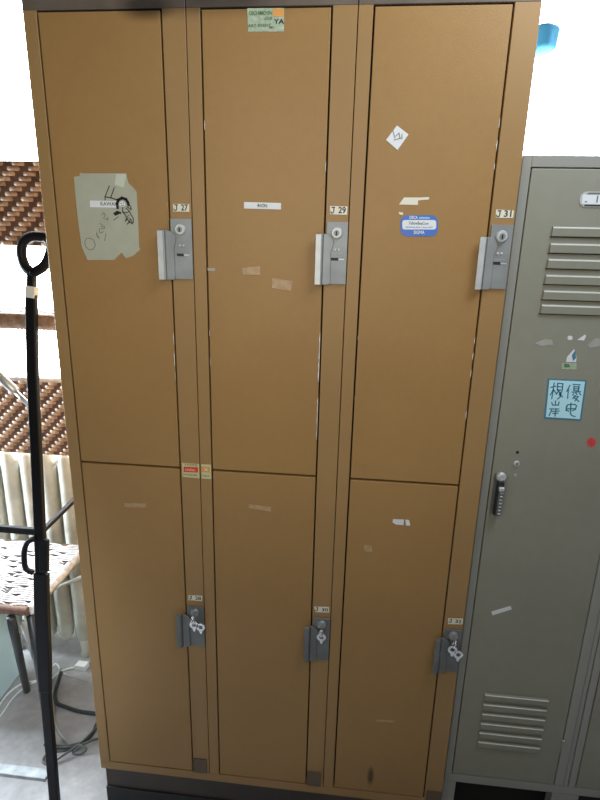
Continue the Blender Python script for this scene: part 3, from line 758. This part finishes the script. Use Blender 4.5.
# ------------------------------------------------------------------ radiator under the window
RA = thing('radiator', (-0.55, 0.57, FLOOR), 'old cream cast-iron column radiator under the window', 'radiator')
rz1 = 0.66; rz0 = FLOOR+0.055
rx = -0.125; npit = 0.068; k = 0
while rx > -1.0:
    m = MB()
    for yy in (0.545, 0.625):
        m.tube([(rx, yy, rz0+0.012), (rx, yy, rz0+0.03), (rx, yy, rz0+0.08), (rx, yy, rz1-0.07), (rx, yy, rz1-0.025), (rx, yy, rz1-0.006)],
               [0.014, 0.026, 0.029, 0.027, 0.024, 0.012], RAD, 14)
    for zz in (rz0+0.055, rz1-0.055):
        m.tube([(rx, 0.53, zz), (rx, 0.64, zz)], 0.027, RAD, 12)
    m.tube([(rx-npit/2, 0.585, rz0+0.06), (rx+npit/2, 0.585, rz0+0.06)], 0.022, RAD, 12)
    m.tube([(rx-npit/2, 0.585, rz1-0.06), (rx+npit/2, 0.585, rz1-0.06)], 0.022, RAD, 12)
    if k % 4 == 3 or k == 0:
        for yy in (0.545, 0.625): m.tube([(rx, yy, FLOOR), (rx, yy, FLOOR+0.02), (rx, yy, rz0+0.03)], [0.022, 0.014, 0.020], RAD, 12)
    m.build('section', RA)
    rx -= npit; k += 1
pa, pb_ = onY(50, 590.5, 0.50), onY(84, 576, 0.50)
m = MB(); m.tube([pa+(pa-pb_)*1.5, pb_+(pb_-pa)*0.6], 0.0065, PIPE, 10); m.build('pipe', RA)['label'] = 'thin white pipe across the front'

# ------------------------------------------------------------------ floor items
bx = onZ(0, 700, FLOOR); 
BX = thing('storage_box', (-0.66, 0.33, FLOOR), 'pale blue plastic storage box on the floor under the wicker chair', 'box')
m = MB(); m.prism_z([(-0.83, 0.20), (-0.505, 0.20), (-0.515, 0.44), (-0.83, 0.44)], FLOOR, FLOOR+0.33, BOXM); m.build('tub', BX, bevel=0.01, seg=3)
m = MB(); m.box(-0.84, -0.498, 0.192, 0.448, FLOOR+0.33, FLOOR+0.352, BOXM); m.build('lid', BX, bevel=0.006, seg=2)

def cable(name, pxs, r, mt, label, parent=None, lift=None):
    pts = []
    for i, q in enumerate(pxs):
        p = onZ(q[0], q[1], FLOOR+r+(q[2] if len(q) > 2 else 0)); pts.append(p)
    m = MB(); m.tube(smooth(pts, 6), r, mt, 8)
    return m.build(name, parent) if parent else tag(m.build(name), label, 'cable')
pl = onZ(82, 668, FLOOR)
CW = thing('white_power_cable', (pl.x, pl.y, FLOOR), 'thin white power cord running to a white plug on the floor', 'cable')
cable('cord', [(76,667),(68,669),(60,672),(52,678),(42,680),(30,682),(18,686),(8,694),(0,704),(-14,722)], 0.0032, CABLE_W, None, CW)
m = MB(); c_ = pl
m.prism_z([(c_.x-0.022, c_.y-0.014), (c_.x+0.020, c_.y-0.016), (c_.x+0.024, c_.y+0.012), (c_.x-0.016, c_.y+0.014)], FLOOR, FLOOR+0.022, PIPE); m.build('plug', CW, bevel=0.003)
cable('grey_floor_cable', [(60,668,.004),(58,676,.004),(54,686),(53,700),(54,715),(57,728),(63,737),(70,744),(74,749)], 0.0042, CABLE_G, 'pale grey cord curving down the floor beside the black post')
cable('short_white_cable', [(40,664),(50,667,.003),(56,664,.012),(60,669,.010)], 0.003, CABLE_W, 'short white cord end by the radiator foot behind the post')
cable('thick_dark_cable', [(61,672,.012),(58,682,.009),(55,694,.003),(57,703),(66,707),(78,711),(90,713),(98,713.5),(112,712)], 0.0062, CABLE_K, 'thick dark cord running right under the brown locker side')
cable('black_tangled_cable', [(102,716),(97,724),(92,734),(84,742),(74,746,.006),(62,747.5),(50,746),(45,744)], 0.0068, CABLE_K, 'black cord of the tangle, its loose end by the black post')
cable('grey_tangled_cable', [(112,736),(100,738),(90,741,.012),(80,746,.012),(73,753,.004),(80,754),(86,749,.012),(78,745,.014),(66,750),(52,752),(45,756),(43,762),(50,764),(62,756,.010),(72,749,.014),(84,740,.014),(96,728,.012),(104,722)], 0.0035, CABLE_D, 'dark grey cord knotted in loops in the middle of the tangle')
cable('thin_floor_cable', [(62,674),(72,677),(84,680.5),(98,684)], 0.0018, CABLE_G, 'very thin wire lying beyond the dark cord')
cable('bent_white_cable', [(-10,722),(0,716),(6,708),(14,697),(24,688),(34,682.5,.007),(41,679,.007)], 0.0028, CABLE_W, 'second thin white cord bending off at the left edge')

# cloth coloured flare-blue, hanging by the right window
q0, q1 = onY(536, 30, 0.70), onY(556, 52, 0.70)
m = MB()
n = 26; vs = []; fs = []
zt, zb = q0.z, q1.z
for i in range(9):
    t = i/8; z = zb+(zt-zb)*t; r = (0.046+0.005*t)*(0.9 if i in (0, 8) else 1)
    for kk in range(n):
        a = 2*math.pi*kk/n; rr_ = r*(1+0.07*math.cos(5*a+t))
        vs.append((q1.x-0.048+rr_*math.cos(a)*0.95, 0.70+0.6*rr_*math.sin(a), z+0.008*math.cos(a+1)))
for i in range(8):
    for kk in range(n): fs.append((i*n+kk, i*n+(kk+1) % n, (i+1)*n+(kk+1) % n, (i+1)*n+kk))
fs.append(tuple(reversed(range(n)))); fs.append(tuple(range(8*n, 9*n)))
m.add(vs, fs, CLOTH_FLARE, True)
BC = thing('hanging_cloth', (q1.x-0.048, 0.70, zb), 'cloth bundle in flare-washed blue hanging against the bright window, above the grey locker', 'cloth')
m.build('bundle', BC)
m = MB(); m.tube([(q1.x-0.082, 0.70, zt-0.012), (q1.x-0.095, 0.72, zt+0.06), (q1.x-0.12, WY-0.005, 2.46)], 0.004, CLOTH_FLARE, 8); m.build('cord', BC)

# ------------------------------------------------------------------ light
def area(name, loc, target, size, power, col, sy=None):
    l = bpy.data.lights.new(name, 'AREA'); l.size = size; l.energy = power; l.color = col
    if sy: l.shape = 'RECTANGLE'; l.size_y = sy
    o = bpy.data.objects.new(name, l); COL.objects.link(o); o.location = loc
    o.rotation_euler = (Vector(target)-Vector(loc)).to_track_quat('-Z', 'Y').to_euler(); return o
area('front_fill', (0.42, -0.92, 1.46), (0.42, 0.0, 1.36), 0.8, 5.1, (1.0, 0.96, 0.88), 0.7)  # unseen fill near the camera, placed for the falloff down the fronts
area('bloom_fill', (1.2, -0.42, 2.15), (1.0, 0.03, 1.6), 0.5, 10.5, (0.76, 0.85, 1.0), 0.5)  # added cool light imitating lens bloom at upper right, no window there
area('left_fill', (-1.7, 0.38, 0.95), (-0.25, 0.2, 0.0), 0.7, 135, (0.80, 0.93, 1.0), 0.7)  # added unseen source brightening the floor and seat at left
sl = bpy.data.lights.new('corner_fill_spot', 'SPOT'); sl.energy = 95; sl.color = (0.80, 0.92, 1.0); sl.spot_size = math.radians(23); sl.spot_blend = 0.7; sl.shadow_soft_size = 0.2  # added spot, narrowed to brighten only the left corner
so = bpy.data.objects.new('corner_fill_spot', sl); COL.objects.link(so); so.location = (0.35, -1.05, 1.5)
so.rotation_euler = (Vector((-0.42, 0.24, -0.05))-Vector(so.location)).to_track_quat('-Z', 'Y').to_euler()
w = bpy.data.worlds.new('world'); S.world = w; w.use_nodes = True
w.node_tree.nodes['Background'].inputs['Color'].default_value = (0.92, 0.96, 1.0, 1)
w.node_tree.nodes['Background'].inputs['Strength'].default_value = 0.025
S.view_settings.view_transform = 'Standard'; S.view_settings.look = 'None'
S.view_settings.exposure = 0.0; S.view_settings.gamma = 1.0
S.cycles.use_denoising = True
